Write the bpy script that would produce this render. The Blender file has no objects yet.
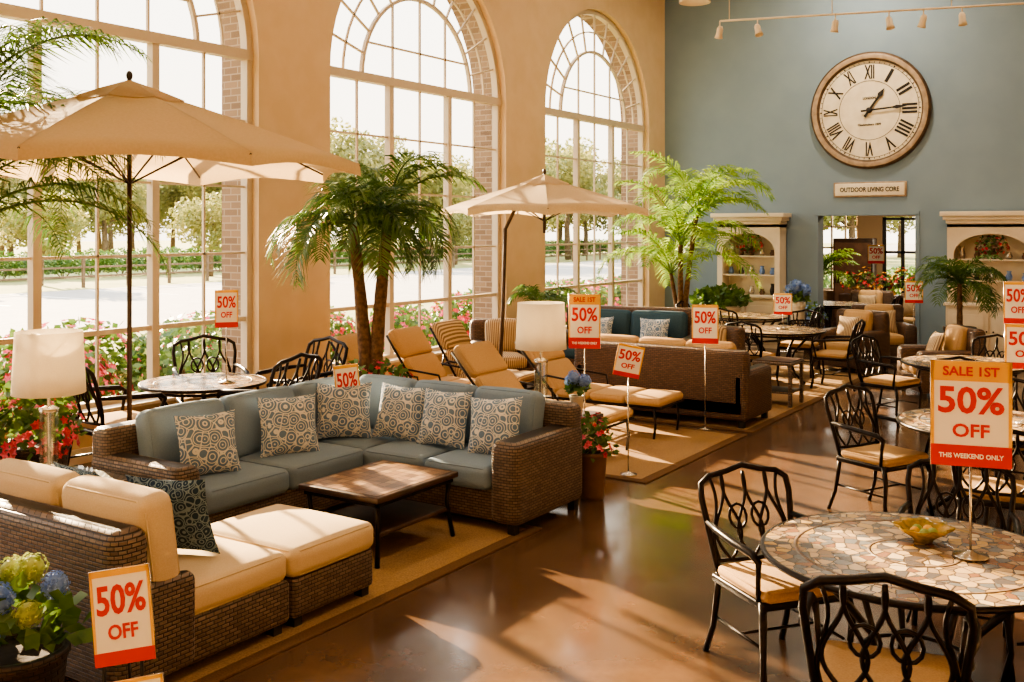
import bpy, math, random
from mathutils import Vector, Matrix
R=random.Random(7)
pi=math.pi
D=bpy.data
SC=bpy.context.scene
# ------------------------------------------------------------------ materials
def L(c):
    o=[]
    for x in c:
        x=x/255.0
        o.append(x/12.92 if x<=0.04045 else ((x+0.055)/1.055)**2.4)
    return (o[0],o[1],o[2],1)
def newmat(name):
    m=D.materials.new(name); m.use_nodes=True
    nt=m.node_tree; nt.nodes.clear()
    out=nt.nodes.new('ShaderNodeOutputMaterial')
    return m,nt,out
def pr(nt,rough=.6,metal=0,spec=.5):
    b=nt.nodes.new('ShaderNodeBsdfPrincipled')
    b.inputs['Roughness'].default_value=rough
    b.inputs['Metallic'].default_value=metal
    b.inputs['Specular IOR Level'].default_value=spec
    return b
def coords(nt):
    return nt.nodes.new('ShaderNodeTexCoord').outputs['Object']
def ramp(nt,fac,stops,const=False):
    r=nt.nodes.new('ShaderNodeValToRGB')
    if const: r.color_ramp.interpolation='CONSTANT'
    e=r.color_ramp.elements
    e[0].position=stops[0][0]; e[0].color=stops[0][1]
    e[1].position=stops[-1][0]; e[1].color=stops[-1][1]
    for p,c in stops[1:-1]:
        n=e.new(p); n.color=c
    nt.links.new(fac,r.inputs['Fac'])
    return r.outputs['Color']
def bumpit(nt,h,b,strength,dist=.01):
    bp=nt.nodes.new('ShaderNodeBump'); bp.inputs['Strength'].default_value=strength
    bp.inputs['Distance'].default_value=dist
    nt.links.new(h,bp.inputs['Height']); nt.links.new(bp.outputs['Normal'],b.inputs['Normal'])
def M(name,c1,c2=None,rough=.6,metal=0,scale=15,bump=0,spec=.5,trans=0,detail=4,dist=.01):
    m,nt,out=newmat(name)
    b=pr(nt,rough,metal,spec)
    c1=L(c1); c2=L(c2) if c2 else c1
    nz=nt.nodes.new('ShaderNodeTexNoise'); nz.inputs['Scale'].default_value=scale
    nz.inputs['Detail'].default_value=detail
    nt.links.new(coords(nt),nz.inputs['Vector'])
    col=ramp(nt,nz.outputs['Fac'],[(.35,c1),(.65,c2)])
    nt.links.new(col,b.inputs['Base Color'])
    if bump: bumpit(nt,nz.outputs['Fac'],b,bump,dist)
    if trans:
        t=nt.nodes.new('ShaderNodeBsdfTranslucent'); nt.links.new(col,t.inputs['Color'])
        mx=nt.nodes.new('ShaderNodeMixShader'); mx.inputs[0].default_value=trans
        nt.links.new(b.outputs[0],mx.inputs[1]); nt.links.new(t.outputs[0],mx.inputs[2])
        nt.links.new(mx.outputs[0],out.inputs[0])
    else: nt.links.new(b.outputs[0],out.inputs[0])
    return m
def wicker(name,c1,c2,c3,rough=.45):
    m,nt,out=newmat(name); b=pr(nt,rough)
    s=nt.nodes.new('ShaderNodeSeparateXYZ'); nt.links.new(coords(nt),s.inputs[0])
    a=nt.nodes.new('ShaderNodeMath'); a.operation='ADD'
    nt.links.new(s.outputs[0],a.inputs[0]); nt.links.new(s.outputs[1],a.inputs[1])
    c=nt.nodes.new('ShaderNodeCombineXYZ')
    nt.links.new(a.outputs[0],c.inputs[0]); nt.links.new(s.outputs[2],c.inputs[1])
    br=nt.nodes.new('ShaderNodeTexBrick')
    br.inputs['Scale'].default_value=1
    br.inputs['Brick Width'].default_value=.05; br.inputs['Row Height'].default_value=.02
    br.inputs['Mortar Size'].default_value=.004; br.inputs['Mortar Smooth'].default_value=.8
    br.inputs['Color1'].default_value=L(c1); br.inputs['Color2'].default_value=L(c2); br.inputs['Mortar'].default_value=L(c3)
    nt.links.new(c.outputs[0],br.inputs['Vector'])
    nt.links.new(br.outputs['Color'],b.inputs['Base Color'])
    iv=nt.nodes.new('ShaderNodeMath'); iv.operation='SUBTRACT'; iv.inputs[0].default_value=1
    nt.links.new(br.outputs['Fac'],iv.inputs[1])
    bumpit(nt,iv.outputs[0],b,.9,.012)
    nt.links.new(b.outputs[0],out.inputs[0]); return m
def mosaic(name,cols,scale=16,rough=.22,grout=(84,68,54),metric='EUCLIDEAN'):
    m,nt,out=newmat(name); b=pr(nt,rough)
    co=coords(nt)
    v=nt.nodes.new('ShaderNodeTexVoronoi'); v.inputs['Scale'].default_value=scale
    v2=nt.nodes.new('ShaderNodeTexVoronoi'); v2.inputs['Scale'].default_value=scale; v2.feature='DISTANCE_TO_EDGE'
    nt.links.new(co,v.inputs['Vector']); nt.links.new(co,v2.inputs['Vector'])
    if metric=='GRID':
        v.inputs['Randomness'].default_value=.12; v2.inputs['Randomness'].default_value=.12
    sp=nt.nodes.new('ShaderNodeSeparateColor'); nt.links.new(v.outputs['Color'],sp.inputs[0])
    n=len(cols); st=[(i/n,L(c)) for i,c in enumerate(cols)]
    col=ramp(nt,sp.outputs[0],st,True)
    g=ramp(nt,v2.outputs['Distance'],[(.03,(0,0,0,1)),(.06,(1,1,1,1))])
    mx=nt.nodes.new('ShaderNodeMix'); mx.data_type='RGBA'
    nt.links.new(g,mx.inputs[0]); mx.inputs[6].default_value=L(grout); nt.links.new(col,mx.inputs[7])
    nt.links.new(mx.outputs[2],b.inputs['Base Color'])
    bumpit(nt,g,b,.3,.002)
    nt.links.new(b.outputs[0],out.inputs[0]); return m
def pillowmat(name,base,line,scale=11):
    m,nt,out=newmat(name); b=pr(nt,.8,0,.2)
    v=nt.nodes.new('ShaderNodeTexVoronoi'); v.inputs['Scale'].default_value=scale
    nt.links.new(coords(nt),v.inputs['Vector'])
    v2=nt.nodes.new('ShaderNodeTexVoronoi'); v2.inputs['Scale'].default_value=scale; v2.feature='DISTANCE_TO_EDGE'
    nt.links.new(coords(nt),v2.inputs['Vector'])
    w=nt.nodes.new('ShaderNodeMath'); w.operation='MULTIPLY'; w.inputs[1].default_value=26
    nt.links.new(v.outputs['Distance'],w.inputs[0])
    sn=nt.nodes.new('ShaderNodeMath'); sn.operation='SINE'; nt.links.new(w.outputs[0],sn.inputs[0])
    col=ramp(nt,sn.outputs[0],[(.0,L(base)),(.55,L(base)),(.8,L(line))])
    g=ramp(nt,v2.outputs['Distance'],[(.02,(1,1,1,1)),(.05,(0,0,0,1))])
    mx=nt.nodes.new('ShaderNodeMix'); mx.data_type='RGBA'
    nt.links.new(g,mx.inputs[0]); nt.links.new(col,mx.inputs[6]); mx.inputs[7].default_value=L(line)
    nt.links.new(mx.outputs[2],b.inputs['Base Color']); nt.links.new(b.outputs[0],out.inputs[0]); return m
def stripes(name,c1,c2,scale=12):
    m,nt,out=newmat(name); b=pr(nt,.8,0,.2)
    v=nt.nodes.new('ShaderNodeTexWave'); v.inputs['Scale'].default_value=scale
    nt.links.new(coords(nt),v.inputs['Vector'])
    col=ramp(nt,v.outputs['Fac'],[(.4,L(c1)),(.5,L(c2))])
    nt.links.new(col,b.inputs['Base Color']); nt.links.new(b.outputs[0],out.inputs[0]); return m
def emis(name,c,s):
    m,nt,out=newmat(name); e=nt.nodes.new('ShaderNodeEmission'); e.inputs[0].default_value=L(c); e.inputs[1].default_value=s
    nt.links.new(e.outputs[0],out.inputs[0]); return m

m_tan=M('wall_tan_plaster',(204,178,142),(198,171,134),.85,scale=3,bump=.05)
m_blue=M('wall_blue_paint',(124,143,157),(119,138,153),.8,scale=2,bump=.03)
m_ceil=M('ceiling_paint',(226,216,200),None,.9)
m_white=M('cream_trim',(224,210,186),(216,201,176),.5,scale=4)
m_frame=M('window_frame_paint',(188,172,148),None,.5)
m_dark=M('cast_aluminium',(40,32,27),(28,22,19),.35,.7,scale=30)
m_darkwood=M('dark_wood',(70,47,32),(50,34,23),.4,scale=8)
m_wick=wicker('wicker_brown',(124,104,86),(94,77,62),(30,23,17))
m_wick2=wicker('wicker_chestnut',(110,80,56),(88,62,42),(28,18,11))
m_basket=wicker('basket_dark',(70,54,42),(52,40,31),(20,14,10))
m_bluef=M('fabric_slate_blue',(128,146,162),(118,136,153),.9,scale=160,bump=.15,spec=.15)
m_teal=M('fabric_teal',(62,86,98),(52,76,90),.9,scale=100,bump=.1,spec=.2)
m_cream=M('fabric_cream',(208,186,152),(200,177,142),.9,scale=160,bump=.15,spec=.15)
m_tanf=M('fabric_tan',(188,154,112),(176,142,100),.9,scale=120,bump=.15,spec=.15)
m_pil=pillowmat('fabric_floral',(106,130,156),(214,214,206),12)
m_pil2=pillowmat('fabric_navy_print',(38,60,84),(124,144,156),18)
m_stripe=stripes('fabric_striped',(200,176,140),(126,104,82))
m_canopy=M('canopy_canvas',(208,180,140),(202,174,134),.8,scale=60,trans=.5,spec=.15)
m_canopy2=M('canopy_canvas_light',(214,192,156),(208,184,148),.8,scale=60,trans=.45,spec=.15)
m_leaf=M('palm_leaf',(64,96,44),(106,134,60),.4,scale=3,trans=.4)
m_leaf2=M('areca_leaf',(98,138,50),(148,172,72),.4,scale=3,trans=.45)
m_leaf3=M('shrub_leaf',(64,98,42),(112,140,66),.5,scale=6,trans=.3)
m_treeleaf=M('tree_leaf',(124,130,76),(166,160,100),.6,scale=.6,trans=.4)  # outdoor haze put into the leaf colour by paling it
m_trunk=M('palm_trunk',(120,90,62),(78,56,38),.9,scale=22,bump=.6)
m_bark=M('tree_bark',(120,100,80),(92,76,58),.9,scale=8,bump=.5)
m_pink=M('petal_pink',(214,72,104),(236,130,150),.6,scale=8,trans=.25)
m_red=M('petal_red',(186,40,52),(210,76,80),.6,scale=8,trans=.2)
m_hyb=M('petal_blue',(100,134,200),(146,174,220),.6,scale=20,trans=.2)
m_hyg=M('petal_green',(156,178,92),(190,198,126),.6,scale=20,trans=.2)
m_terra=M('pot_terracotta',(112,80,60),(94,66,48),.7,scale=6,bump=.1)
m_potw=M('pot_white',(220,210,190),None,.5)
m_soil=M('soil',(50,36,26),(36,26,18),.95,scale=30,bump=.5)
m_mos=mosaic('mosaic_stone',[(206,176,132),(156,126,92),(116,116,116),(222,198,158),(142,100,68),(196,160,96),(96,88,84),(176,150,118)],18)
m_mos2=mosaic('mosaic_tile',[(150,116,82),(128,96,68),(168,136,100),(110,82,58),(142,108,76)],13,.3,(66,50,38),'GRID')
m_ring=M('stone_band',(98,78,60),(126,102,80),.35,scale=30)
m_shade=M('lamp_shade_linen',(240,230,208),(234,222,198),.9,scale=150,trans=.4,spec=.1)
m_metal=M('brushed_metal',(190,182,170),None,.25,.9)
m_signred=M('sign_red',(206,30,44),None,.5)
m_signwhite=M('sign_white',(248,244,234),None,.5)
m_signyel=M('sign_yellow',(240,186,66),(238,176,56),.5,scale=3)
m_black=M('black_paint',(26,22,20),None,.5)
m_clockface=M('clock_face',(232,220,196),(220,206,180),.6,scale=5)
m_clockrim=M('clock_rim',(170,148,124),(142,120,98),.45,scale=9,bump=.1)
m_clockrimd=M('clock_rim_bronze',(104,84,66),(80,64,50),.4,.3,scale=9)
m_rug=M('rug_sisal',(160,130,94),(138,110,78),.95,scale=90,bump=.3,spec=.1)
m_rugb=M('rug_border',(108,82,58),(96,72,50),.95,scale=90,bump=.3,spec=.1)
def floormat():
    m,nt,out=newmat('floor_polished_concrete'); b=pr(nt,.2,0,.9)
    co=coords(nt)
    n1=nt.nodes.new('ShaderNodeTexNoise'); n1.inputs['Scale'].default_value=.8; n1.inputs['Detail'].default_value=9; n1.inputs['Roughness'].default_value=.68
    nt.links.new(co,n1.inputs['Vector'])
    col=ramp(nt,n1.outputs['Fac'],[(.3,L((74,55,41))),(.52,L((95,71,52))),(.75,L((118,90,66)))])
    nt.links.new(col,b.inputs['Base Color'])
    n2=nt.nodes.new('ShaderNodeTexNoise'); n2.inputs['Scale'].default_value=2.2; n2.inputs['Detail'].default_value=6
    nt.links.new(co,n2.inputs['Vector'])
    rr=ramp(nt,n2.outputs['Fac'],[(.3,(.11,.11,.11,1)),(.7,(.25,.25,.25,1))])
    nt.links.new(rr,b.inputs['Roughness'])
    bumpit(nt,n2.outputs['Fac'],b,.05,.01)
    nt.links.new(b.outputs[0],out.inputs[0]); return m
m_floor=floormat()
def brickmat():
    m,nt,out=newmat('brick_exterior'); b=pr(nt,.9)
    s=nt.nodes.new('ShaderNodeSeparateXYZ'); nt.links.new(coords(nt),s.inputs[0])
    a=nt.nodes.new('ShaderNodeMath'); a.operation='ADD'
    nt.links.new(s.outputs[0],a.inputs[0]); nt.links.new(s.outputs[1],a.inputs[1])
    c=nt.nodes.new('ShaderNodeCombineXYZ'); nt.links.new(a.outputs[0],c.inputs[0]); nt.links.new(s.outputs[2],c.inputs[1])
    br=nt.nodes.new('ShaderNodeTexBrick'); br.inputs['Scale'].default_value=1
    br.inputs['Brick Width'].default_value=.22; br.inputs['Row Height'].default_value=.08; br.inputs['Mortar Size'].default_value=.008
    br.inputs['Color1'].default_value=L((138,114,92)); br.inputs['Color2'].default_value=L((112,91,74)); br.inputs['Mortar'].default_value=L((150,134,116))
    nt.links.new(c.outputs[0],br.inputs['Vector']); nt.links.new(br.outputs['Color'],b.inputs['Base Color'])
    nt.links.new(b.outputs[0],out.inputs[0]); return m
m_brick=brickmat()
def glassmat(name,f=.06,tint=(1,1,1,1),rough=.02):
    m,nt,out=newmat(name)
    t=nt.nodes.new('ShaderNodeBsdfTransparent'); t.inputs[0].default_value=tint
    g=nt.nodes.new('ShaderNodeBsdfGlossy'); g.inputs['Roughness'].default_value=rough
    mx=nt.nodes.new('ShaderNodeMixShader'); mx.inputs[0].default_value=f
    nt.links.new(t.outputs[0],mx.inputs[1]); nt.links.new(g.outputs[0],mx.inputs[2]); nt.links.new(mx.outputs[0],out.inputs[0]); return m
m_glass=glassmat('window_glass',.04)
m_glass2=glassmat('clear_glass',.22,(.85,.88,.86,1))
m_grass=M('grass',(138,142,84),(160,156,100),.95,scale=.7,bump=.2)
m_road=M('asphalt_pale',(178,172,162),(168,162,152),.9,scale=2)

# ------------------------------------------------------------------ mesh builder
class MB:
    def __init__(s): s.v=[];s.f=[];s.mi=[];s.sm=[];s.m=[]
    def add(s,vs,fs,mat,smooth=True,X=None):
        if mat not in s.m: s.m.append(mat)
        k=s.m.index(mat); o=len(s.v)
        if X is not None: vs=[X@Vector(p) for p in vs]
        s.v.extend([tuple(p) for p in vs])
        for f in fs:
            s.f.append([i+o for i in f]); s.mi.append(k); s.sm.append(smooth)
    def box(s,a,b,mat,X=None):
        x0,y0,z0=a;x1,y1,z1=b
        vs=[(x0,y0,z0),(x1,y0,z0),(x1,y1,z0),(x0,y1,z0),(x0,y0,z1),(x1,y0,z1),(x1,y1,z1),(x0,y1,z1)]
        s.add(vs,[(0,3,2,1),(4,5,6,7),(0,1,5,4),(1,2,6,5),(2,3,7,6),(3,0,4,7)],mat,False,X)
    def rbox(s,a,b,mat,r=.02,X=None,puff=0,nm=0):
        c=[(a[i]+b[i])/2 for i in range(3)]; h=[abs(b[i]-a[i])/2 for i in range(3)]
        r=min(r,min(h)*.98)
        vals=[]
        for i in range(3):
            H=h[i]; q=[-H,-H+r*.586,-H+r]
            for k in range(nm): q.append((-H+r)+(2*H-2*r)*(k+1)/(nm+1))
            q+=[H-r,H-r*.586,H]; vals.append(q)
        key={};vs=[];fs=[]
        def pt(p):
            q=[max(-h[i]+r,min(h[i]-r,p[i])) for i in range(3)]
            d=Vector([p[i]-q[i] for i in range(3)])
            n=d.normalized() if d.length>1e-9 else Vector((0,0,0))
            o=Vector(q)+n*r
            if puff:
                e=Vector([p[i]/h[i] for i in range(3)])
                for i in range(3):
                    j=(i+1)%3;k=(i+2)%3
                    w=(1-e[j]**2)*(1-e[k]**2)
                    if abs(e[i])>.5 and h[i]<=min(h)*1.01: o[i]+=puff*w*(1 if e[i]>0 else -1)
                    elif abs(e[i])>.5: o[i]+=puff*.35*w*(1 if e[i]>0 else -1)
            kk=(round(o.x,5),round(o.y,5),round(o.z,5))
            if kk not in key:
                key[kk]=len(vs); vs.append((o.x+c[0],o.y+c[1],o.z+c[2]))
            return key[kk]
        for ax in range(3):
            j=(ax+1)%3;k=(ax+2)%3
            for sg in (-1,1):
                for u in range(len(vals[j])-1):
                    for w in range(len(vals[k])-1):
                        idx=[]
                        for (uu,ww) in ((u,w),(u+1,w),(u+1,w+1),(u,w+1)):
                            p=[0,0,0];p[ax]=sg*h[ax];p[j]=vals[j][uu];p[k]=vals[k][ww]
                            idx.append(pt(p))
                        if sg<0: idx.reverse()
                        if len(set(idx))>=3:
                            g=[]
                            for i in idx:
                                if i not in g: g.append(i)
                            fs.append(g)
        s.add(vs,fs,mat,True,X)
    def cush(s,a,b,mat,r=.05,X=None,puff=.025,pipe=True):
        s.rbox(a,b,mat,r,X,puff,3)
        if not pipe: return
        c=[(a[i]+b[i])/2 for i in range(3)]; h=[abs(b[i]-a[i])/2 for i in range(3)]
        r=min(r,min(h)*.98)
        ax=h.index(min(h)); j=(ax+1)%3;k=(ax+2)%3; e=.293*r; q=r*.9
        for sg in (-1,1):
            pts=[]
            for (u,w,du,dw) in ((-1,-1,1,0),(1,-1,-1,0),(1,-1,0,1),(1,1,0,-1),(1,1,-1,0),(-1,1,1,0),(-1,1,0,-1),(-1,-1,0,1)):
                p=[0,0,0]; p[ax]=c[ax]+sg*(h[ax]-e); p[j]=c[j]+u*(h[j]-e)+du*q; p[k]=c[k]+w*(h[k]-e)+dw*q; pts.append(Vector(p))
            pts2=[]
            for i in range(8):
                p0=pts[i];p1=pts[(i+1)%8]; pts2.append(p0)
                if i%2==0: pts2+= [p0.lerp(p1,.5)]
            if X is not None: pts2=[X@p for p in pts2]
            s.tube(pts2,.0055,mat,5,closed=True)
    def tube(s,pts,r,mat,seg=6,closed=False,X=None,caps=True):
        pts=[Vector(p) for p in pts]; n=len(pts)
        rs=r if isinstance(r,(list,tuple)) else [r]*n
        vs=[];fs=[];prev=None
        for i in range(n):
            if closed: t=(pts[(i+1)%n]-pts[i-1])
            else: t=pts[min(i+1,n-1)]-pts[max(i-1,0)]
            t.normalize()
            if prev is None:
                a=Vector((0,0,1)) if abs(t.z)<.9 else Vector((1,0,0))
                u=t.cross(a).normalized()
            else:
                u=prev-t*prev.dot(t)
                if u.length<1e-6: u=t.orthogonal()
                u.normalize()
            prev=u; w=t.cross(u)
            for k in range(seg):
                an=2*pi*k/seg
                vs.append(pts[i]+(u*math.cos(an)+w*math.sin(an))*rs[i])
        m=n if closed else n-1
        for i in range(m):
            for k in range(seg):
                a=i*seg+k;b=i*seg+(k+1)%seg;c=((i+1)%n)*seg+(k+1)%seg;d=((i+1)%n)*seg+k
                fs.append((a,b,c,d))
        if not closed and caps:
            fs.append(tuple(range(seg))[::-1]); fs.append(tuple((n-1)*seg+k for k in range(seg)))
        s.add(vs,fs,mat,True,X)
    def lathe(s,prof,mat,c=(0,0,0),seg=24,X=None,smooth=True,wave=None):
        vs=[];fs=[];n=len(prof)
        for (r,z) in prof:
            for k in range(seg):
                an=2*pi*k/seg; rr=r*(1+(wave(an,r,z) if wave else 0))
                vs.append((c[0]+rr*math.cos(an),c[1]+rr*math.sin(an),c[2]+z))
        for i in range(n-1):
            for k in range(seg):
                fs.append((i*seg+k,i*seg+(k+1)%seg,(i+1)*seg+(k+1)%seg,(i+1)*seg+k))
        s.add(vs,fs,mat,smooth,X)
    def ball(s,c,r,mat,seg=8,sq=(1,1,1)):
        pf=[(max(1e-5,r*math.sin(pi*i/seg)),-r*math.cos(pi*i/seg)*sq[2]) for i in range(seg+1)]
        s.lathe(pf,mat,c,seg*2)
    def pillow(s,size,T,mat,X,n=12):
        for sg in (1,-1):
            vs=[];fs=[]
            for i in range(n+1):
                for j in range(n+1):
                    u=-1+2*i/n;v=-1+2*j/n
                    x=u*size/2*(1-.09*(1-v*v)); z=v*size/2*(1-.09*(1-u*u))
                    y=sg*T/2*max(0,(1-u*u)*(1-v*v))**.42
                    vs.append((x,y,z))
            for i in range(n):
                for j in range(n):
                    q=(i*(n+1)+j,(i+1)*(n+1)+j,(i+1)*(n+1)+j+1,i*(n+1)+j+1)
                    fs.append(q if sg<0 else q[::-1])
            s.add(vs,fs,mat,True,X)
    def mesh(s,name,origin=(0,0,0)):
        me=D.meshes.new(name)
        o=origin
        me.from_pydata([(p[0]-o[0],p[1]-o[1],p[2]-o[2]) for p in s.v],[],s.f)
        for m in s.m: me.materials.append(m)
        me.polygons.foreach_set('material_index',s.mi)
        me.polygons.foreach_set('use_smooth',s.sm)
        me.update(); return me
    def obj(s,name,loc=(0,0,0),rot=0,origin=None,scale=1):
        if origin is not None:
            return inst(s.mesh(name,origin),name,origin,0,scale)
        return inst(s.mesh(name),name,loc,rot,scale)
def inst(me,name,loc,rot=0,scale=1):
    o=D.objects.new(name,me); SC.collection.objects.link(o)
    o.location=loc
    if isinstance(rot,(tuple,list)): o.rotation_euler=rot
    else: o.rotation_euler=(0,0,rot)
    o.scale=scale if isinstance(scale,(tuple,list)) else (scale,)*3
    return o
def face(dx,dy): return math.atan2(dx,-dy)
def T(x=0,y=0,z=0): return Matrix.Translation((x,y,z))
def RX(a): return Matrix.Rotation(a,4,'X')
def RY(a): return Matrix.Rotation(a,4,'Y')
def RZ(a): return Matrix.Rotation(a,4,'Z')
_tc={}
def textgeo(s):
    if s in _tc: return _tc[s]
    cu=D.curves.new('t','FONT'); cu.body=s; cu.size=1; cu.align_x='CENTER'; cu.align_y='CENTER'; cu.extrude=.01; cu.resolution_u=3; cu.offset=.025
    ob=D.objects.new('t',cu); SC.collection.objects.link(ob)
    bpy.context.view_layer.update()
    me=D.meshes.new_from_object(ob.evaluated_get(bpy.context.evaluated_depsgraph_get()))
    v=[(p.co.x,p.co.y,p.co.z) for p in me.vertices]; f=[tuple(p.vertices) for p in me.polygons]
    D.objects.remove(ob); D.meshes.remove(me); D.curves.remove(cu)
    xs=[p[0] for p in v];ys=[p[1] for p in v]
    cx=(min(xs)+max(xs))/2;cy=(min(ys)+max(ys))/2
    v=[(p[0]-cx,p[1]-cy,p[2]) for p in v]
    _tc[s]=(v,f,max(xs)-min(xs),max(ys)-min(ys)); return _tc[s]
def addtext(mb,s,w,h,mat,X):
    v,f,tw,th=textgeo(s)
    vs=[(p[0]*w/tw,-p[2]*.2,p[1]*h/th) for p in v]
    mb.add(vs,f,mat,False,X)

# ------------------------------------------------------------------ room shell
WX=-8.53; TH=.6; HT=7.2; BD=18.7; SP=4.1; SILL=.45
wins=[(1.05,1.92),(6.07,1.92),(11.05,1.92),(16.05,1.93)]  # first window is out of view, added to let in light
mb=MB()
def wall_window():
    NA=28
    for side,(x,mat) in enumerate(((WX,m_tan),(WX-TH,m_brick))):
        def q(a):
            vs=[(x,p[0],p[1]) for p in a]
            mb.add(vs,[(0,1,2,3)],mat,False)
        y=-2.3
        for (c,r) in wins:
            q([(y,0),(c-r,0),(c-r,HT),(y,HT)])
            q([(c-r,0),(c+r,0),(c+r,SILL),(c-r,SILL)])
            for i in range(NA):
                a0=pi-pi*i/NA;a1=pi-pi*(i+1)/NA
                p0=(c+r*math.cos(a0),SP+r*math.sin(a0));p1=(c+r*math.cos(a1),SP+r*math.sin(a1))
                q([p0,p1,(p1[0],HT),(p0[0],HT)])
            y=c+r
        q([(y,0),(BD+.2,0),(BD+.2,HT),(y,HT)])
    for (c,r) in wins:
        prof=[(c-r,SILL),(c-r,SP)]+[(c+r*math.cos(pi-pi*i/NA),SP+r*math.sin(pi-pi*i/NA)) for i in range(1,NA)]+[(c+r,SP),(c+r,SILL),(c-r,SILL)]
        for i in range(len(prof)-1):
            a=prof[i];b=prof[i+1]
            for (xa,xb,mt) in ((WX,WX-.14,m_tan),(WX-.14,WX-TH,m_brick)):
                mb.add([(xa,a[0],a[1]),(xa,b[0],b[1]),(xb,b[0],b[1]),(xb,a[0],a[1])],[(0,1,2,3)],mt,False)
    mb.box((WX-TH,-2.3,HT-.01),(WX,BD+.2,HT),m_tan)
wall_window()
mb.obj('wall_left')
for wi,(c,r) in enumerate(wins):
    w=MB(); xf=WX-.15
    def bar(y0,z0,y1,z1,t,d=.05):
        v=Vector((0,y1-y0,z1-z0)); n=v.normalized(); p=Vector((0,-n.z,n.y))*t/2
        a=Vector((xf,y0,z0));b=Vector((xf,y1,z1)); dx=Vector((d/2,0,0))
        vs=[a-p-dx,a+p-dx,a+p+dx,a-p+dx,b-p-dx,b+p-dx,b+p+dx,b-p+dx]
        w.add(vs,[(0,3,2,1),(4,5,6,7),(0,1,5,4),(1,2,6,5),(2,3,7,6),(3,0,4,7)],m_frame,False)
    def arc(rr,t,n=28,d=.05,a0=0,a1=pi):
        for i in range(n):
            b0=a0+(a1-a0)*i/n;b1=a0+(a1-a0)*(i+1)/n
            bar(c+rr*math.cos(b0),SP+rr*math.sin(b0),c+rr*math.cos(b1),SP+rr*math.sin(b1),t,d)
    e=.04
    bar(c-r+e,SILL,c-r+e,SP,.08,.1); bar(c+r-e,SILL,c+r-e,SP,.08,.1)
    bar(c-r,SILL+e,c+r,SILL+e,.08,.1); bar(c-r,SP,c+r,SP,.11,.12)
    arc(r-e,.08,32,.1)
    arc(r*.62,.045,24); arc(r*.80,.022,24,.03)
    for k in range(1,12):
        a=pi*k/12
        bar(c+r*.62*math.cos(a),SP+r*.62*math.sin(a),c+r*.97*math.cos(a),SP+r*.97*math.sin(a),.024,.03)
    for k in (-1,0,1):
        bar(c+k*r*.3,SP,c+k*r*.3,SP+math.sqrt((r*.62)**2-(k*r*.3)**2),.024,.03)
    bar(c-r*.57,SP+r*.24,c+r*.57,SP+r*.24,.024,.03)
    for k in (-1,1): bar(c+k*r/3,SILL,c+k*r/3,SP,.085,.09)
    for k in (-2,0,2): bar(c+k*r/3,SILL,c+k*r/3,SP,.024,.03)
    nz=5
    for k in range(1,nz):
        z=SILL+(SP-SILL)*k/nz
        bar(c-r,z,c+r,z,.05 if k==1 else .024,.06 if k==1 else .03)
    prof=[(c-r,SILL)]+[(c+r*math.cos(pi-pi*i/24),SP+r*math.sin(pi-pi*i/24)) for i in range(25)]+[(c+r,SILL)]
    w.add([(xf-.005,p[0],p[1]) for p in prof],[tuple(range(len(prof)))],m_glass,False)
    w.box((WX-.12,c-r,SILL-.001),(WX+.06,c+r,SILL+.03),m_white)
    w.obj('window_%d'%(wi+1),origin=(xf,c,SILL))
b=MB(); b.box((-9.2,-2.4,-.12),(3.3,25.2,0),m_floor); b.obj('floor')
b=MB(); b.box((-9.13,-2.4,HT),(3.3,25.2,HT+.15),m_ceil); b.obj('ceiling')
b=MB()
b.box((-9.13,BD,0),(-5.5,BD+.3,HT),m_blue); b.box((-3.8,BD,0),(3.3,BD+.3,HT),m_blue); b.box((-5.5,BD,2.42),(-3.8,BD+.3,HT),m_blue)
b.obj('wall_back')
b=MB(); b.box((3.2,-2.3,0),(3.4,25.2,HT),m_tan); b.obj('wall_right')
b=MB(); b.box((-9.1,-2.5,0),(3.4,-2.3,HT),m_tan); b.obj('wall_front')
b=MB()
b.box((-8.5,BD-.03,0),(-7.35,BD,.15),m_white); b.box((-5.98,BD-.03,0),(-5.55,BD,.15),m_white); b.box((-3.75,BD-.03,0),(-3.3,BD,.15),m_white); b.box((-1.8,BD-.03,0),(3.2,BD,.15),m_white)
b.obj('baseboard_back')
b=MB(); b.box((WX,-2.3,0),(WX+.025,BD-.03,.14),m_white); b.obj('baseboard_left')
b=MB()
b.box((-5.56,BD-.02,0),(-5.49,BD+.32,2.42),m_blue); b.box((-3.81,BD-.02,0),(-3.74,BD+.32,2.42),m_blue); b.box((-5.56,BD-.02,2.41),(-3.74,BD+.32,2.48),m_blue)
b.obj('trim_1')
m_room=M('back_room_paint',(168,142,110),None,.85)
b=MB(); Y2=24.6
b.box((-9.1,Y2,0),(-7.25,Y2+.2,3.4),m_room); b.box((-7.25,Y2,0),(-6.3,Y2+.2,.7),m_room); b.box((-7.25,Y2,2.7),(-6.3,Y2+.2,3.4),m_room)
b.box((-6.3,Y2,0),(-5.75,Y2+.2,3.4),m_room); b.box((-5.75,Y2,2.45),(-4.85,Y2+.2,3.4),m_room); b.box((-4.85,Y2,0),(-.5,Y2+.2,3.4),m_room)
b.box((-9.2,BD+.3,0),(-9.0,Y2,3.4),m_room); b.box((-.7,BD+.3,0),(-.5,Y2,3.4),m_room)
b.box((-9.2,BD+.3,3.4),(-.5,Y2+.2,3.5),m_ceil)
b.obj('wall_far')
b=MB()
for x in (-7.245,-6.94,-6.62,-6.345): b.box((x,Y2+.05,.71),(x+.04,Y2+.1,2.69),m_white)
for z in (.71,1.2,1.7,2.2,2.65): b.box((-7.245,Y2+.05,z),(-6.305,Y2+.1,z+.04),m_white)
b.obj('window_5')
b=MB()
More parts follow.
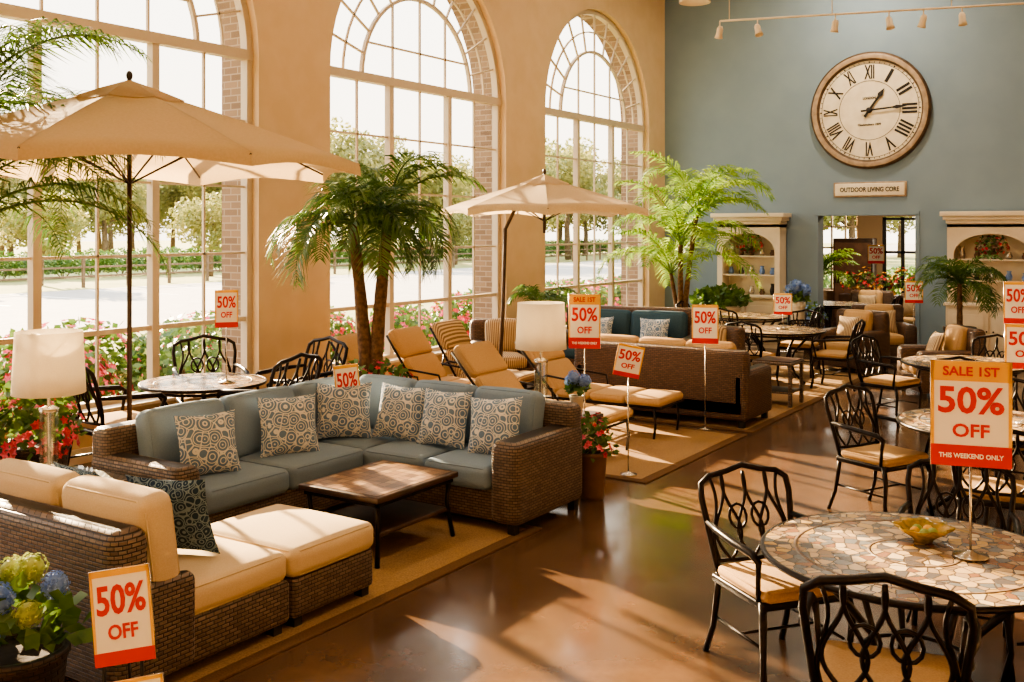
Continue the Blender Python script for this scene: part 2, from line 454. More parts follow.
for x in (-5.745,-5.34,-4.94): b.box((x,Y2+.05,0.002),(x+.08,Y2+.1,2.44),m_black)
for z in (.002,.8,1.6,2.37): b.box((-5.745,Y2+.05,z),(-4.86,Y2+.1,z+.06),m_black)
b.obj('door_1')

# ------------------------------------------------------------------ clock
def clock():
    c=MB(); X=T(0,0,0)@RX(pi/2)
    r=1.04
    c.lathe([(r*.86,0),(r,0),(r,.03),(r*.985,.07),(r*.96,.085)],m_clockrimd,seg=64,X=X)
    c.lathe([(r*.96,.085),(r*.92,.095),(r*.88,.08)],m_clockrim,seg=64,X=X)
    c.lathe([(r*.88,.08),(r*.865,.06),(r*.85,.04),(r*.845,.02)],m_clockrimd,seg=64,X=X)
    c.lathe([(0.0001,.025),(r*.85,.025)],m_clockface,seg=64,X=X)
    def ring(r0,r1,y,mat):
        n=64; vs=[];fs=[]
        for k in range(n):
            a=2*pi*k/n
            vs+= [(r0*math.cos(a),-y,r0*math.sin(a)),(r1*math.cos(a),-y,r1*math.sin(a))]
        for k in range(n):
            fs.append((2*k,2*k+1,(2*k+3)%(2*n),(2*k+2)%(2*n)))
        c.add(vs,fs,mat,False)
    ring(r*.80,r*.808,.03,m_black); ring(r*.50,r*.508,.03,m_black)
    for i in range(60):
        a=2*pi*i/60
        c.box((-.004 if i%5 else -.01,-.034,r*.805),(.004 if i%5 else .01,-.028,r*.835),m_black,RY(a))
    for i,s in enumerate(['XII','I','II','III','IIII','V','VI','VII','VIII','IX','X','XI']):
        a=2*pi*i/12
        wd={1:.05,2:.11,3:.15,4:.2}[len(s)] if s!='V' and s!='X' else .12
        addtext(c,s,wd*1.15,.25,m_black,RY(a)@T(0,-.03,r*.655))
    addtext(c,'LONDON',.22,.045,m_black,T(0,-.03,.22)); addtext(c,'Clockmakers 1879',.4,.04,m_black,T(0,-.03,-.25))
    def hand(a,ln,w,y):
        vs=[(-w,-y,-.14),(w,-y,-.14),(w*.8,-y,ln*.6),(w*2,-y,ln*.72),(0,-y,ln),(-w*2,-y,ln*.72),(-w*.8,-y,ln*.6)]
        vs2=[(p[0],-y-.008,p[2]) for p in vs]; n=7
        c.add(vs+vs2,[tuple(range(n)),tuple(range(2*n-1,n-1,-1))]+[(i,(i+1)%n,n+(i+1)%n,n+i) for i in range(n)],m_black,False,RY(a))
    hand(math.radians(35),.46,.022,.045); hand(math.radians(86),.66,.017,.056)
    c.lathe([(.05,0.03),(.05,.075),(.02,.08),(.0001,.08)],m_black,seg=20,X=X)
    c.obj('wall_clock',(-4.58,BD,4.27))
clock()
p=MB(); p.rbox((-.6,-.04,-.11),(.6,0,.11),m_clockface,.015); p.rbox((-.63,-.025,-.135),(.63,0,.135),m_clockrim,.012)
addtext(p,'OUTDOOR LIVING CORE',1.02,.085,m_black,T(0,-.043,0)); p.obj('wall_plaque',(-4.58,BD,2.87))

# ------------------------------------------------------------------ dining chair
def chair_mesh():
    c=MB()
    def P(u,v): return (u,.21+.13*v**1.3,.43+.5*v)
    top=[(-.21,0),(-.235,.25),(-.25,.5),(-.262,.72),(-.255,.86),(-.2,.93),(-.1,.96),(0,1.01),(.1,.96),(.2,.93),(.255,.86),(.262,.72),(.25,.5),(.235,.25),(.21,0)]
    c.tube([P(*q) for q in top],.016,m_dark)
    c.tube([P(-.235,.12),P(0,.10),P(.235,.12)],.011,m_dark)
    for k in (-.13,0,.13):
        for sg in (-1,1):
            pts=[]
            for i in range(17):
                v=.11+.84*i/16
                u=k+sg*(.052*math.sin(pi*i/16)+.034*math.sin(2*pi*i/16))
                pts.append(P(u,min(v,.985-abs(u)*.25)))
            c.tube(pts,.0095,m_dark,5)
    for k in (-.2,.2):
        c.tube([P(k*(1+.10*math.sin(2*pi*i/10)),.11+.80*i/10) for i in range(11)],.009,m_dark,5)
    for cc in ((-.066,.52),(.066,.52)):
        c.tube([P(cc[0]+.05*math.cos(a*pi/6),cc[1]+.12*math.sin(a*pi/6)) for a in range(12)],.008,m_dark,5,closed=True)
    for s in (-1,1):
        c.tube([(s*.21,.21,.43),(s*.215,.225,.3),(s*.22,.25,.15),(s*.23,.31,0.0)],[.018,.017,.015,.017],m_dark)
        c.tube([(s*.235,-.22,.43),(s*.25,-.25,.32),(s*.24,-.235,.15),(s*.255,-.265,0.0)],[.021,.019,.015,.019],m_dark)
        c.tube([P(s*.25,.5),(s*.275,.12,.675),(s*.285,-.05,.665),(s*.28,-.2,.655),(s*.27,-.245,.625),(s*.26,-.225,.57),(s*.245,-.2,.43)],[.013,.018,.02,.02,.018,.013,.013],m_dark,6)
        c.tube([(s*.22,-.22,.2),(s*.215,.24,.2)],.008,m_dark,5)
    c.tube([(-.22,0,.2),(.22,0,.2)],.008,m_dark,5)
    c.rbox((-.25,-.25,.39),(.25,.22,.43),m_dark,.012)
    c.cush((-.24,-.255,.425),(.24,.19,.485),m_tanf,.028,puff=.012)
    return c.mesh('dining_chair')
CH=chair_mesh()
def chair(x,y,dx,dy,s=1): return inst(CH,'dining_chair',(x,y,0.013 if (x<-3.8 and 10.5<y<17) else 0),face(dx,dy),s)
def table_mesh(Rr,h):
    c=MB()
    c.lathe([(0.0001,h-.03),(Rr-.02,h-.03),(Rr-.005,h-.02),(Rr-.005,h-.008),(Rr-.012,h-.001)],m_ring,seg=48)
    c.lathe([(0.0001,h),(Rr*.76,h)],m_mos,seg=48)
    c.lathe([(Rr*.76,h),(Rr*.76,h+.001),(Rr*.785,h+.001),(Rr*.785,h)],m_ring,seg=48)
    c.lathe([(Rr*.28,h+.0003),(Rr*.28,h+.0012),(Rr*.30,h+.0012),(Rr*.30,h+.0003)],m_ring,seg=32)
    c.lathe([(Rr*.785,h),(Rr-.012,h)],m_mos,seg=48)
    c.tube([((Rr-.005)*math.cos(a*pi/24),(Rr-.005)*math.sin(a*pi/24),h-.012) for a in range(48)],.014,m_dark,6,closed=True)
    c.tube([(Rr*.8*math.cos(a*pi/16),Rr*.8*math.sin(a*pi/16),h-.06) for a in range(32)],.014,m_dark,6,closed=True)
    for k in range(4):
        a=pi/4+k*pi/2; d=Vector((math.cos(a),math.sin(a),0))
        pts=[(.78*Rr,h-.05),(.62*Rr,h-.16),(.42*Rr,h-.3),(.34*Rr,h*.4),(.44*Rr,h*.2),(.68*Rr,.02)]
        c.tube([d*q[0]+Vector((0,0,q[1])) for q in pts],[.02,.018,.016,.016,.018,.022],m_dark,7)
    c.tube([(Rr*.36*math.cos(a*pi/10),Rr*.36*math.sin(a*pi/10),h*.38) for a in range(20)],.01,m_dark,5,closed=True)
    return c.mesh('dining_table')
TB=table_mesh(.66,.74)
inst(TB,'dining_table',(-.98,4.79,0),.3)
chair(-1.66,4.98,.8,-.62)
chair(-.91,3.98,-.2,.97,1.06)
chair(-.12,4.55,-.95,.1)
chair(-.95,5.66,.12,-1)
chair(-.33,5.4,-.6,-.6)
inst(TB,'dining_table',(-1.15,8.3,0),.8)
chair(-1.9,8.1,.9,-.45); chair(-1.25,9.2,.05,-1); chair(-1.0,7.4,-.1,1); chair(-.3,8.3,-1,0)
inst(TB,'dining_table',(-1.9,11.9,0),.2)
chair(-2.75,12.1,.9,-.3); chair(-1.8,12.8,-.1,-1); chair(-1.8,11.0,-.1,1)
inst(TB,'dining_table',(-7.5,6.35,0),.1,(.85,.85,1.05))
for (x,y,dx,dy) in ((-7.62,5.5,.1,1),(-8.0,6.85,.8,-.5),(-6.78,6.45,-1,-.05),(-7.2,7.25,-.15,-1)):
    chair(x,y,dx,dy,1.16)
inst(TB,'dining_table',(-4.75,14.2,0.013),.5)
chair(-5.6,14.3,1,-.1); chair(-4.8,13.35,.1,1); chair(-3.9,14.1,-1,0); chair(-4.7,15.05,0,-1)
inst(TB,'dining_table',(-5.9,16.2,0.013),.5)
chair(-6.7,16.1,1,0); chair(-5.9,15.3,0,1); chair(-5.1,16.3,-1,0)
# ------------------------------------------------------------------ bowl
b=MB()
m_lem=M('amber_glass',(206,168,72),(140,124,52),.15,scale=25,trans=.25)
b.lathe([(.0001,0),(.04,0),(.045,.012),(.07,.03),(.115,.062),(.125,.075),(.11,.066),(.065,.036),(.0001,.02)],m_lem,seg=40,wave=lambda a,r,z:.12*math.sin(8*a)*(r>.09))
for k in range(5):
    a=k*1.25; b.ball((.04*math.cos(a),.04*math.sin(a),.045),.024,m_signyel if k%2 else m_hyg,6)
b.obj('decorative_bowl',(-.98,4.98,.742))

# ------------------------------------------------------------------ signs
def sign(name,loc,zb,w,h,rot,kind='post',roll=0,pitch=0,style=0):
    s=MB(); X=T(0,0,zb+h/2)@RY(roll)@RX(pitch)
    s.rbox((-w/2,-.006,-h/2),(w/2,.006,h/2),m_signwhite,.004,X)
    f=.012*w/.35+.002
    tb=.19 if style==0 else .07
    for a,b_ in (((-w/2,-.009,h/2-h*tb),(w/2,-.005,h/2)),((-w/2,-.009,-h/2),(-w/2+f,-.005,h/2)),((w/2-f,-.009,-h/2),(w/2,-.005,h/2))): s.box(a,b_,m_signyel,X)
    rb=.2 if style==0 else .14
    s.box((-w/2,-.010,-h/2),(w/2,-.005,-h/2+h*rb),m_signred,X)
    if style==0:
        addtext(s,'SALE 1ST',w*.7,h*.09,m_signred,X@T(0,-.011,h*.405))
        addtext(s,'50%',w*.82,h*.26,m_signred,X@T(0,-.008,h*.13))
        addtext(s,'OFF',w*.46,h*.13,m_signred,X@T(0,-.008,-h*.16))
        addtext(s,'THIS WEEKEND ONLY',w*.8,h*.045,m_signwhite,X@T(0,-.012,-h*.4))
    else:
        addtext(s,'50%',w*.82,h*.32,m_signred,X@T(0,-.008,h*.18))
        addtext(s,'OFF',w*.5,h*.16,m_signred,X@T(0,-.008,-h*.16))
    s.tube([X@Vector(p) for p in ((-w/2,0,-h/2),(w/2,0,-h/2),(w/2,0,h/2),(-w/2,0,h/2))],.004,m_metal,5,closed=True)
    if kind=='post':
        s.tube([(0,.012,.01),(0,.012,zb+.02)],.006,m_metal,6)
        s.lathe([(.0001,0),(.075,0),(.075,.008),(.02,.02),(.008,.03)],m_metal,seg=24)
    else:
        s.tube([(-w*.35,.0,0.004),(-w*.3,.01,zb+h*.3)],.008,m_black,5); s.tube([(w*.35,.0,0.004),(w*.3,.01,zb+h*.3)],.008,m_black,5)
        s.tube([(0,.2,0.004),(0,.03,zb+h*.6)],.007,m_black,5)
    s.obj(name,loc,rot)
YW=math.radians(33)
sign('sale_sign',(-.76,4.86,.743),.395,.325,.46,math.radians(14))
sign('sale_sign',(-3.58,2.62,0),.43,.235,.37,math.radians(40),'easel',math.radians(-7),math.radians(-10),1)
sign('sale_sign',(-3.42,2.58,0),.21,.2,.2,math.radians(36),'easel',math.radians(-9),math.radians(-12),1)
sign('sale_sign',(-4.42,7.99,0.014),1.1,.28,.48,math.radians(25))
sign('sale_sign',(-4.05,8.12,0.014),.86,.24,.28,math.radians(40),'post',math.radians(12),0,1)
sign('sale_sign',(-4.3,10.47,0.0),.93,.28,.42,math.radians(20),'post',0,0,1)
sign('sale_sign',(-5.72,6.33,.46),.22,.2,.38,math.radians(45),'post',math.radians(-6),0,1)
sign('sale_sign',(-7.25,6.4,.78),.5,.2,.34,math.radians(50),'post',0,0,1)
sign('sale_sign',(-.94,8.4,.743),.40,.28,.33,math.radians(15),'post',0,0,1)
sign('sale_sign',(-1.42,12.05,.743),.42,.28,.45,math.radians(15),'post',0,0,1)
sign('sale_sign',(-4.7,14.3,.756),.2,.25,.3,math.radians(20),'post',0,0,1)
sign('sale_sign',(-3.65,17.8,0),.95,.28,.36,math.radians(20),'post',0,0,1)
sign('sale_sign',(-4.9,20.5,0),1.5,.3,.36,math.radians(15),'post',0,0,1)

# ------------------------------------------------------------------ sectional sofa
s=MB()
W=m_wick
s.rbox((-6.25,6.1,.07),(-3.9,7.0,.30),W,.03)
s.rbox((-6.25,4.32,.07),(-5.35,6.2,.30),W,.03)
s.rbox((-6.25,6.84,.07),(-3.9,7.04,.82),W,.06)
s.rbox((-6.27,4.32,.07),(-6.08,7.04,.82),W,.06)
s.rbox((-4.13,6.04,.07),(-3.88,7.03,.66),W,.07)
s.rbox((-6.26,4.30,.07),(-5.33,4.52,.64),W,.07)
for (x,y) in ((-3.95,6.1),(-3.95,6.95),(-5.2,6.12),(-5.38,4.38),(-6.2,4.38),(-6.2,6.95)): s.box((x-.03,y-.03,0.0),(x+.03,y+.03,.08),m_black)
Bf=m_bluef
for a,b_ in ((-5.35,-4.75),(-4.74,-4.14)): s.cush((a,6.06,.29),(b_,6.84,.46),Bf,.05)
s.cush((-6.07,6.12,.29),(-5.36,6.84,.46),Bf,.05)
for a,b_ in ((4.53,5.3),(5.31,6.11)): s.cush((-6.07,a,.29),(-5.32,b_,.46),Bf,.05)
for k in range(3):
    a=-5.98+k*.615
    s.cush((-.30,-.09,0),(.30,.09,.47),Bf,.06,T(a+.31,6.72,.445)@RX(-.2),.03)
for k in range(3):
    a=4.55+k*.72
    s.cush((-.35,-.09,0),(.35,.09,.47),Bf,.06,T(-5.96,a+.36,.445)@RZ(pi/2)@RX(-.2),.03)
s.obj('sectional_sofa',origin=(-5.1,6.1,0))
def pillow(x,y,z,rot,size=.45,mat=m_pil,pitch=-.3,T_=.17,roll=0):
    q=MB(); q.pillow(size,T_,mat,None)
    return inst(q.mesh('throw_pillow'),'throw_pillow',(x,y,z),(pitch,roll,rot))
pillow(-5.66,4.83,.68,math.radians(70),.44)
pillow(-5.68,5.62,.68,math.radians(60),.46)
pillow(-5.72,6.28,.69,math.radians(40),.46)
pillow(-5.28,6.47,.69,math.radians(8),.45,roll=.04)
pillow(-4.83,6.46,.69,math.radians(4),.45)
pillow(-4.34,6.44,.68,math.radians(8),.45,roll=-.08)
s=MB()
s.rbox((-5.55,2.9,.06),(-4.0,3.98,.29),W,.03)
s.rbox((-5.55,2.88,.06),(-4.0,3.1,.80),W,.08)
s.rbox((-5.62,2.88,.06),(-5.4,3.98,.62),W,.07)
s.rbox((-4.09,2.9,.06),(-3.99,3.35,.52),W,.045)
for (x,y) in ((-4.05,2.95),(-4.05,3.9),(-5.5,3.9),(-5.5,2.95)): s.box((x-.03,y-.03,0),(x+.03,y+.03,.08),m_black)
s.cush((-4.70,3.1,.28),(-4.01,3.98,.44),m_cream,.05); s.cush((-5.39,3.1,.28),(-4.71,3.98,.44),m_cream,.05)
for a in (-5.05,-4.36): s.cush((-.34,-.09,0),(.34,.09,.5),m_cream,.06,T(a,3.21,.43)@RX(.14),.03)
s.obj('wicker_loveseat',origin=(-4.8,3.4,0))
pillow(-4.42,3.54,.68,math.radians(200),.46,m_pil2,-.35)
pillow(-5.1,3.5,.66,math.radians(176),.44,m_pil2,-.35)
s=MB()
s.rbox((-4.8,4.0,.06),(-4.0,4.66,.29),W,.03); s.cush((-4.81,3.99,.28),(-3.99,4.67,.44),m_cream,.05)
for (x,y) in ((-4.05,4.05),(-4.05,4.6),(-4.75,4.05),(-4.75,4.6)): s.box((x-.03,y-.03,0),(x+.03,y+.03,.08),m_black)
s.obj('ottoman',origin=(-4.4,4.33,0))
s=MB()
s.rbox((-.36,-.45,.415),(.36,.45,.455),m_darkwood,.01); s.box((-.32,-.41,.45),(.32,.41,.457),m_mos2)
for sx in (-1,1):
    for sy in (-1,1):
        s.tube([(sx*.31,sy*.4,.42),(sx*.30,sy*.38,.25),(sx*.33,sy*.42,0)],[.02,.016,.018],m_dark,6)
s.rbox((-.31,-.39,.18),(.31,.39,.21),m_darkwood,.01)
s.box((-.33,-.42,.385),(.33,-.40,.42),m_dark); s.box((-.33,.40,.385),(.33,.42,.42),m_dark); s.box((-.33,-.42,.385),(-.31,.42,.42),m_dark); s.box((.31,-.42,.385),(.33,.42,.42),m_dark)
s.obj('coffee_table',(-4.60,5.42,.012),0,None,(.97,.97,1))
def lamp(name,loc,sc=1):
    l=MB()
    l.lathe([(.0001,0),(.10,0),(.10,.02),(.035,.035),(.03,.05)],m_metal,seg=24)
    l.lathe([(.058,.05),(.058,.42)],m_glass2,seg=24)
    l.lathe([(.012,.04),(.012,.56)],m_metal,seg=10)
    l.lathe([(.06,.41),(.062,.43),(.02,.45)],m_metal,seg=20)
    l.lathe([(.062,.04),(.064,.055),(.03,.06)],m_metal,seg=20)
    l.lathe([(.225,.53),(.205,.93),(.2,.93),(.22,.53),(.225,.53)],m_shade,seg=40)
    l.tube([(-.2,0,.9),(.2,0,.9)],.004,m_metal,4); l.ball((0,0,.7),.035,m_signwhite,6)
    o=l.obj(name,loc,0,scale=sc)
    li=D.lights.new('bulb','POINT'); li.energy=12; li.color=(1,.82,.58); li.shadow_soft_size=.04
    lo=D.objects.new('bulb',li); SC.collection.objects.link(lo); lo.parent=o; lo.location=(0,0,.78)
    return o
def sidetable(loc,w,d,h,top=None,rot=0):
    s=MB(); s.rbox((-w/2,-d/2,h-.05),(w/2,d/2,h-.012),m_wick,.012); s.box((-w/2+.02,-d/2+.02,h-.013),(w/2-.02,d/2-.02,h),top or m_glass2)
    for sx in (-1,1):
        for sy in (-1,1): s.rbox((sx*(w/2-.03)-.022,sy*(d/2-.03)-.022,0),(sx*(w/2-.03)+.022,sy*(d/2-.03)+.022,h-.05),m_wick,.008)
    s.rbox((-w/2+.04,-d/2+.04,.15),(w/2-.04,d/2-.04,.18),m_wick,.008)
    return s.obj('side_table',loc,rot)
sidetable((-5.96,3.96,0),.62,.56,.58)
lamp('table_lamp',(-6.14,3.94,.582))
sidetable((-4.55,7.6,0),.8,.5,.6,m_darkwood)
lamp('table_lamp',(-4.66,7.64,.602),1.0)
def rug(x0,y0,x1,y1):
    s=MB(); s.rbox((x0,y0,0.0),(x1,y1,.012),m_rugb,.004); s.box((x0+.09,y0+.09,.010),(x1-.09,y1-.09,.0135),m_rug); s.obj('area_rug',origin=((x0+x1)/2,(y0+y1)/2,0))
rug(-6.1,3.0,-3.86,6.35); rug(-6.9,7.95,-3.8,10.40); rug(-7.4,10.55,-3.8,16.9)

# ------------------------------------------------------------------ generic sofa
def sofa_mesh(name,w,wk,cf,n,pil=None,h=.84):
    s=MB(); d=.84
    s.rbox((-w/2,-d/2,.08),(w/2,d/2,.3),wk,.03)
    s.rbox((-w/2,d/2-.18,.08),(w/2,d/2,h),wk,.07)
    for q in (-1,1):
        x=q*(w/2-.09); s.rbox((x-.1,-d/2-.01,.08),(x+.1,d/2,.62),wk,.07)
        for y in (-d/2+.06,d/2-.06): s.box((q*(w/2-.07)-.03,y-.03,0),(q*(w/2-.07)+.03,y+.03,.09),m_black)
    iw=(w-.4)/n
    for k in range(n):
        a=-w/2+.2+k*iw
        s.cush((a,-d/2-.01,.29),(a+iw,d/2-.18,.45),cf,.05)
        s.cush((-iw/2,-.08,0),(iw/2,.08,.47),cf,.06,T(a+iw/2,d/2-.28,.44)@RX(-.2),.03)
        if pil: s.pillow(.4,.15,pil,T(a+iw/2,d/2-.5,.64)@RX(-.35)@RZ(.1*(k-1)))
    return s.mesh(name)
sf=sofa_mesh('wicker_sofa',2.15,m_wick2,m_tanf,3,m_stripe)
inst(sf,'wicker_sofa',(-4.97,11.05,0.013),pi)
bs=sofa_mesh('blue_sofa',1.9,m_wick2,m_teal,2,m_pil,.95)
inst(bs,'blue_sofa',(-6.6,13.2,0.013),face(.2,-1),1.08)
ac=sofa_mesh('wicker_armchair',.86,m_wick2,m_tanf,1,m_stripe,.9)
acs=sofa_mesh('wicker_armchair',.86,m_wick2,m_stripe,1,None,.9)
for (x,y,dx,dy,me) in ((-7.75,11.75,.7,-.7,acs),(-4.2,16.0,-.3,-1,ac),(-4.1,17.6,.5,-.9,ac),(-5.2,12.5,-.35,-1,acs),(-7.0,14.6,.6,-.6,ac),(-2.6,14.3,-.8,-.5,ac)):
    inst(me,'wicker_armchair',(x,y,.013 if (x<-3.8 and y<16.5) else 0),face(dx,dy))
sidetable((-4.15,12.45,.013),.5,.5,.55,m_darkwood)

# ------------------------------------------------------------------ loungers
def lounger(name,Ls=1.25,Lb=.78,ang=48,cf=None):
    cf=cf or m_tanf
    s=MB(); w=.62; a=math.radians(ang); zf=.32
    x0=-Ls/2-.2; x1=Ls+x0
    for sy in (-1,1):
        y=sy*(w/2-.02)
        s.tube([(x1,y,zf),(x0,y,zf),(x0-Lb*.35,y,zf)],.016,m_dark)
        s.tube([(x0,y,zf+.01),(x0-Lb*math.cos(a),y,zf+Lb*math.sin(a))],.015,m_dark)
        s.tube([(x0-Lb*.5*math.cos(a),y,zf+Lb*.5*math.sin(a)),(x0-Lb*.33,y,zf)],.011,m_dark)
        for x in (x1-.08,x0+.02,x0-Lb*.33):
            s.tube([(x,y,zf),(x+.02,y,.16),(x,y,0)],.014,m_dark)
        s.tube([(x0+.35,y,zf),(x0+.3,y+sy*.03,zf+.2),(x0-.1,y+sy*.03,zf+.24),(x0-.2,y,zf+.2)],.013,m_dark)
    for x in (x1,x0,x1-.4,x0+.4): s.tube([(x,-w/2+.02,zf),(x,w/2-.02,zf)],.012,m_dark)
    n=3; q=Ls/n
    for k in range(n): s.cush((x0+k*q,-w/2,zf+.01),(x0+(k+1)*q-.004,w/2,zf+.10),cf,.04,None,.015)
    X=T(x0,0,zf+.03)@RY(a)
    for k in range(2): s.cush((-Lb+k*Lb/2,-w/2,0),(-Lb+(k+1)*Lb/2-.004,w/2,.09),cf,.04,X,.015)
    return s.mesh(name)
LG=lounger('chaise_lounge'); LS=lounger('chaise_lounge',.85,.75,55); LT=lounger('chaise_lounge',.85,.75,58,m_stripe)
inst(LG,'chaise_lounge',(-4.86,9.92,.013),.0); inst(LG,'chaise_lounge',(-4.86,8.72,.013),0)
inst(LS,'chaise_lounge',(-6.75,8.72,0.0),.1); inst(LS,'chaise_lounge',(-6.7,9.6,0.0),.1)
inst(LT,'chaise_lounge',(-6.75,10.45,0.0),.1); inst(LT,'chaise_lounge',(-5.6,11.98,0.013),.05) if False else None

# ------------------------------------------------------------------ umbrellas
def umbrella(name,loc,Rr,zr,za,mat,rot=0,pole=(0,0),tilt=0,valance=.09):
    s=MB(); n=8; J=8; K=6
    def pt(a_i,f,rho):
        a0=2*pi*a_i/n;a1=2*pi*(a_i+1)/n
        p0=Vector((math.cos(a0),math.sin(a0)));p1=Vector((math.cos(a1),math.sin(a1)))
        p=p0.lerp(p1,f)*rho*Rr
        sag=math.sin(pi*f)
        p*= (1-.03*sag*rho)
        z=zr+(za-zr)*(1-rho**1.12)*1.0 - .05*sag*rho*(1-rho)*2 +.035*sag*rho**3
        return (p.x,p.y,z)
    for i in range(n):
        vs=[];fs=[]
        for j in range(J+1):
            rho=.10+.90*j/J
            for k in range(K+1): vs.append(pt(i,k/K,rho))
        for j in range(J):
            for k in range(K): q=j*(K+1)+k; fs.append((q,q+K+1,q+K+2,q+1))
        o=len(vs)
        for k in range(K+1):
            p=pt(i,k/K,1.0); vs.append((p[0]*1.005,p[1]*1.005,p[2]-valance*(1-.25*math.sin(pi*k/K))))
        for k in range(K): fs.append((J*(K+1)+k,o+k,o+k+1,J*(K+1)+k+1))
        s.add(vs,fs,mat,True)
        vs=[];fs=[]
        for j in range(3):
            rho=[0.0,.12,.24][j]
            for k in range(K+1):
                p=pt(i,k/K,rho); vs.append((p[0],p[1],p[2]+.05-.02*j+(.0)))
        for j in range(2):
            for k in range(K): q=j*(K+1)+k; fs.append((q,q+K+1,q+K+2,q+1))
        s.add(vs,fs,mat,True)
        a=pt(i,0,1.0)
        s.tube([Vector(pt(i,0,r_))-Vector((0,0,.015)) for r_ in (.02,.3,.6,.85,1.0)],.009,m_darkwood,5)
        h=pt(i,0,.5); s.tube([(0,0,zr-.15),(h[0],h[1],h[2]-.02)],.007,m_darkwood,5)
    s.ball((0,0,za+.08),.025,m_darkwood,8,(1,1,1.5))
    px,py=pole
    if px==0 and py==0:
        s.tube([(0,0,.05),(0,0,za+.05)],.018,m_darkwood,10)
    else:
        s.tube([(0,0,zr-.3),(0,0,za+.05)],.02,m_darkwood,8)
        s.tube([(px*1.05,py*1.05,.05),(px*.95,py*.95,zr*.5),(px*.9,py*.9,zr-.25),(px*.7,py*.7,zr-.02),(px*.35,py*.35,zr+.18),(0,0,zr+.26)],.024,m_darkwood,8)
    c=(px*1.05,py*1.05,0)
    s.lathe([(.0001,0),(.22,0),(.22,.04),(.06,.09),(.035,.3),(.0301,.3)],m_black,c,24)
    return s.obj(name,loc,rot)
umbrella('patio_umbrella',(-6.56,4.86,0),1.72,2.66,3.24,m_canopy,math.radians(33))
umbrella('patio_umbrella',(-6.75,11.15,.0),1.32,2.42,2.82,m_canopy2,math.radians(33),(-.55,-.3))

# ------------------------------------------------------------------ plants
def frond(mb,base,az,el,Ln,droop,ll,mat,rg,n=26,lw=.022,N=14,stem=m_leaf,s0=.16):
    pts=[Vector(base)]; tg=[]
    for i in range(N):
        e=el-droop*((i+.5)/N)**1.25
        d=Vector((math.cos(az)*math.cos(e),math.sin(az)*math.cos(e),math.sin(e)))
        pts.append(pts[-1]+d*Ln/N); tg.append(d)
    mb.tube(pts,[.011*(1-i/N)+.003 for i in range(N+1)],stem,4,caps=False)
    vs=[];fs=[]
    for i in range(n):
        s_=s0+(1-s0)*i/(n-1); x=s_*N; k=min(N-1,int(x)); p=pts[k].lerp(pts[k+1],x-k) if k<N else pts[-1]
        t=tg[k]; side=t.cross(Vector((0,0,1))); 
        if side.length<.05: side=Vector((-math.sin(az),math.cos(az),0))
        side.normalize(); up=side.cross(t)
        for sg in (-1,1):
            ln=ll*max(.25,math.sin(pi*(.18+.74*(s_-s0)/(1-s0))))*rg.uniform(.85,1.1)
            d=(t*rg.uniform(.5,.8)+side*sg*.85+up*rg.uniform(.0,.3)).normalized()
            m=p+d*ln*.5; tip=p+d*ln-Vector((0,0,ln*rg.uniform(.2,.5)))
            w=t*lw*.5; o=len(vs)
            vs+=[p-w*.4,p+w*.4,m+w,m-w,tip]
            fs+=[(o,o+1,o+2,o+3),(o+3,o+2,o+4)]
    mb.add(vs,fs,mat,False)
def pot(mb,r,h,mat,c=(0,0,0)):
    mb.lathe([(.0001,0),(r*.72,0),(r*.8,h*.1),(r,h*.9),(r*1.06,h*.92),(r*1.06,h),(r*.93,h),(r*.9,h*.92),(r*.88,h*.88)],mat,c,28)
    mb.lathe([(.0001,h*.93),(r*.91,h*.93)],m_soil,c,20)
def foliage(mb,c,rx,ry,rz,nl,ls,mat,rg,fl=[],nf=0,fs_=.03,dome=True):
    vs=[];fs=[]
    def rp():
        while True:
            p=Vector((rg.uniform(-1,1),rg.uniform(-1,1),rg.uniform(-1 if not dome else -.2,1)))
            if .3<p.length<1: return p
    for i in range(nl):
        p=rp(); q=Vector((c[0]+p.x*rx,c[1]+p.y*ry,c[2]+p.z*rz))
        d=Vector((rg.uniform(-1,1),rg.uniform(-1,1),rg.uniform(-.4,1))).normalized()
        u=d.orthogonal().normalized()*ls*.32; o=len(vs)
        vs+=[q,q+d*ls*.5+u,q+d*ls,q+d*ls*.5-u]; fs.append((o,o+1,o+2,o+3))
    mb.add(vs,fs,mat,False)
    for k in range(nf):
        p=rp().normalized()*rg.uniform(.85,1.05)
        q=Vector((c[0]+p.x*rx,c[1]+p.y*ry,c[2]+p.z*rz)); nrm=(p+Vector((0,0,.3))).normalized()
        u=nrm.orthogonal().normalized(); w=nrm.cross(u); z=fs_*rg.uniform(.7,1.2)
        vs=[q];fs=[]
        for j in range(10):
            a=2*pi*j/10; rr=z*(1 if j%2 else .55)
            vs.append(q+(u*math.cos(a)+w*math.sin(a))*rr+nrm*z*.35)
        for j in range(10): fs.append((0,1+j,1+(j+1)%10))
        mb.add(vs,fs,fl[k%len(fl)],False)
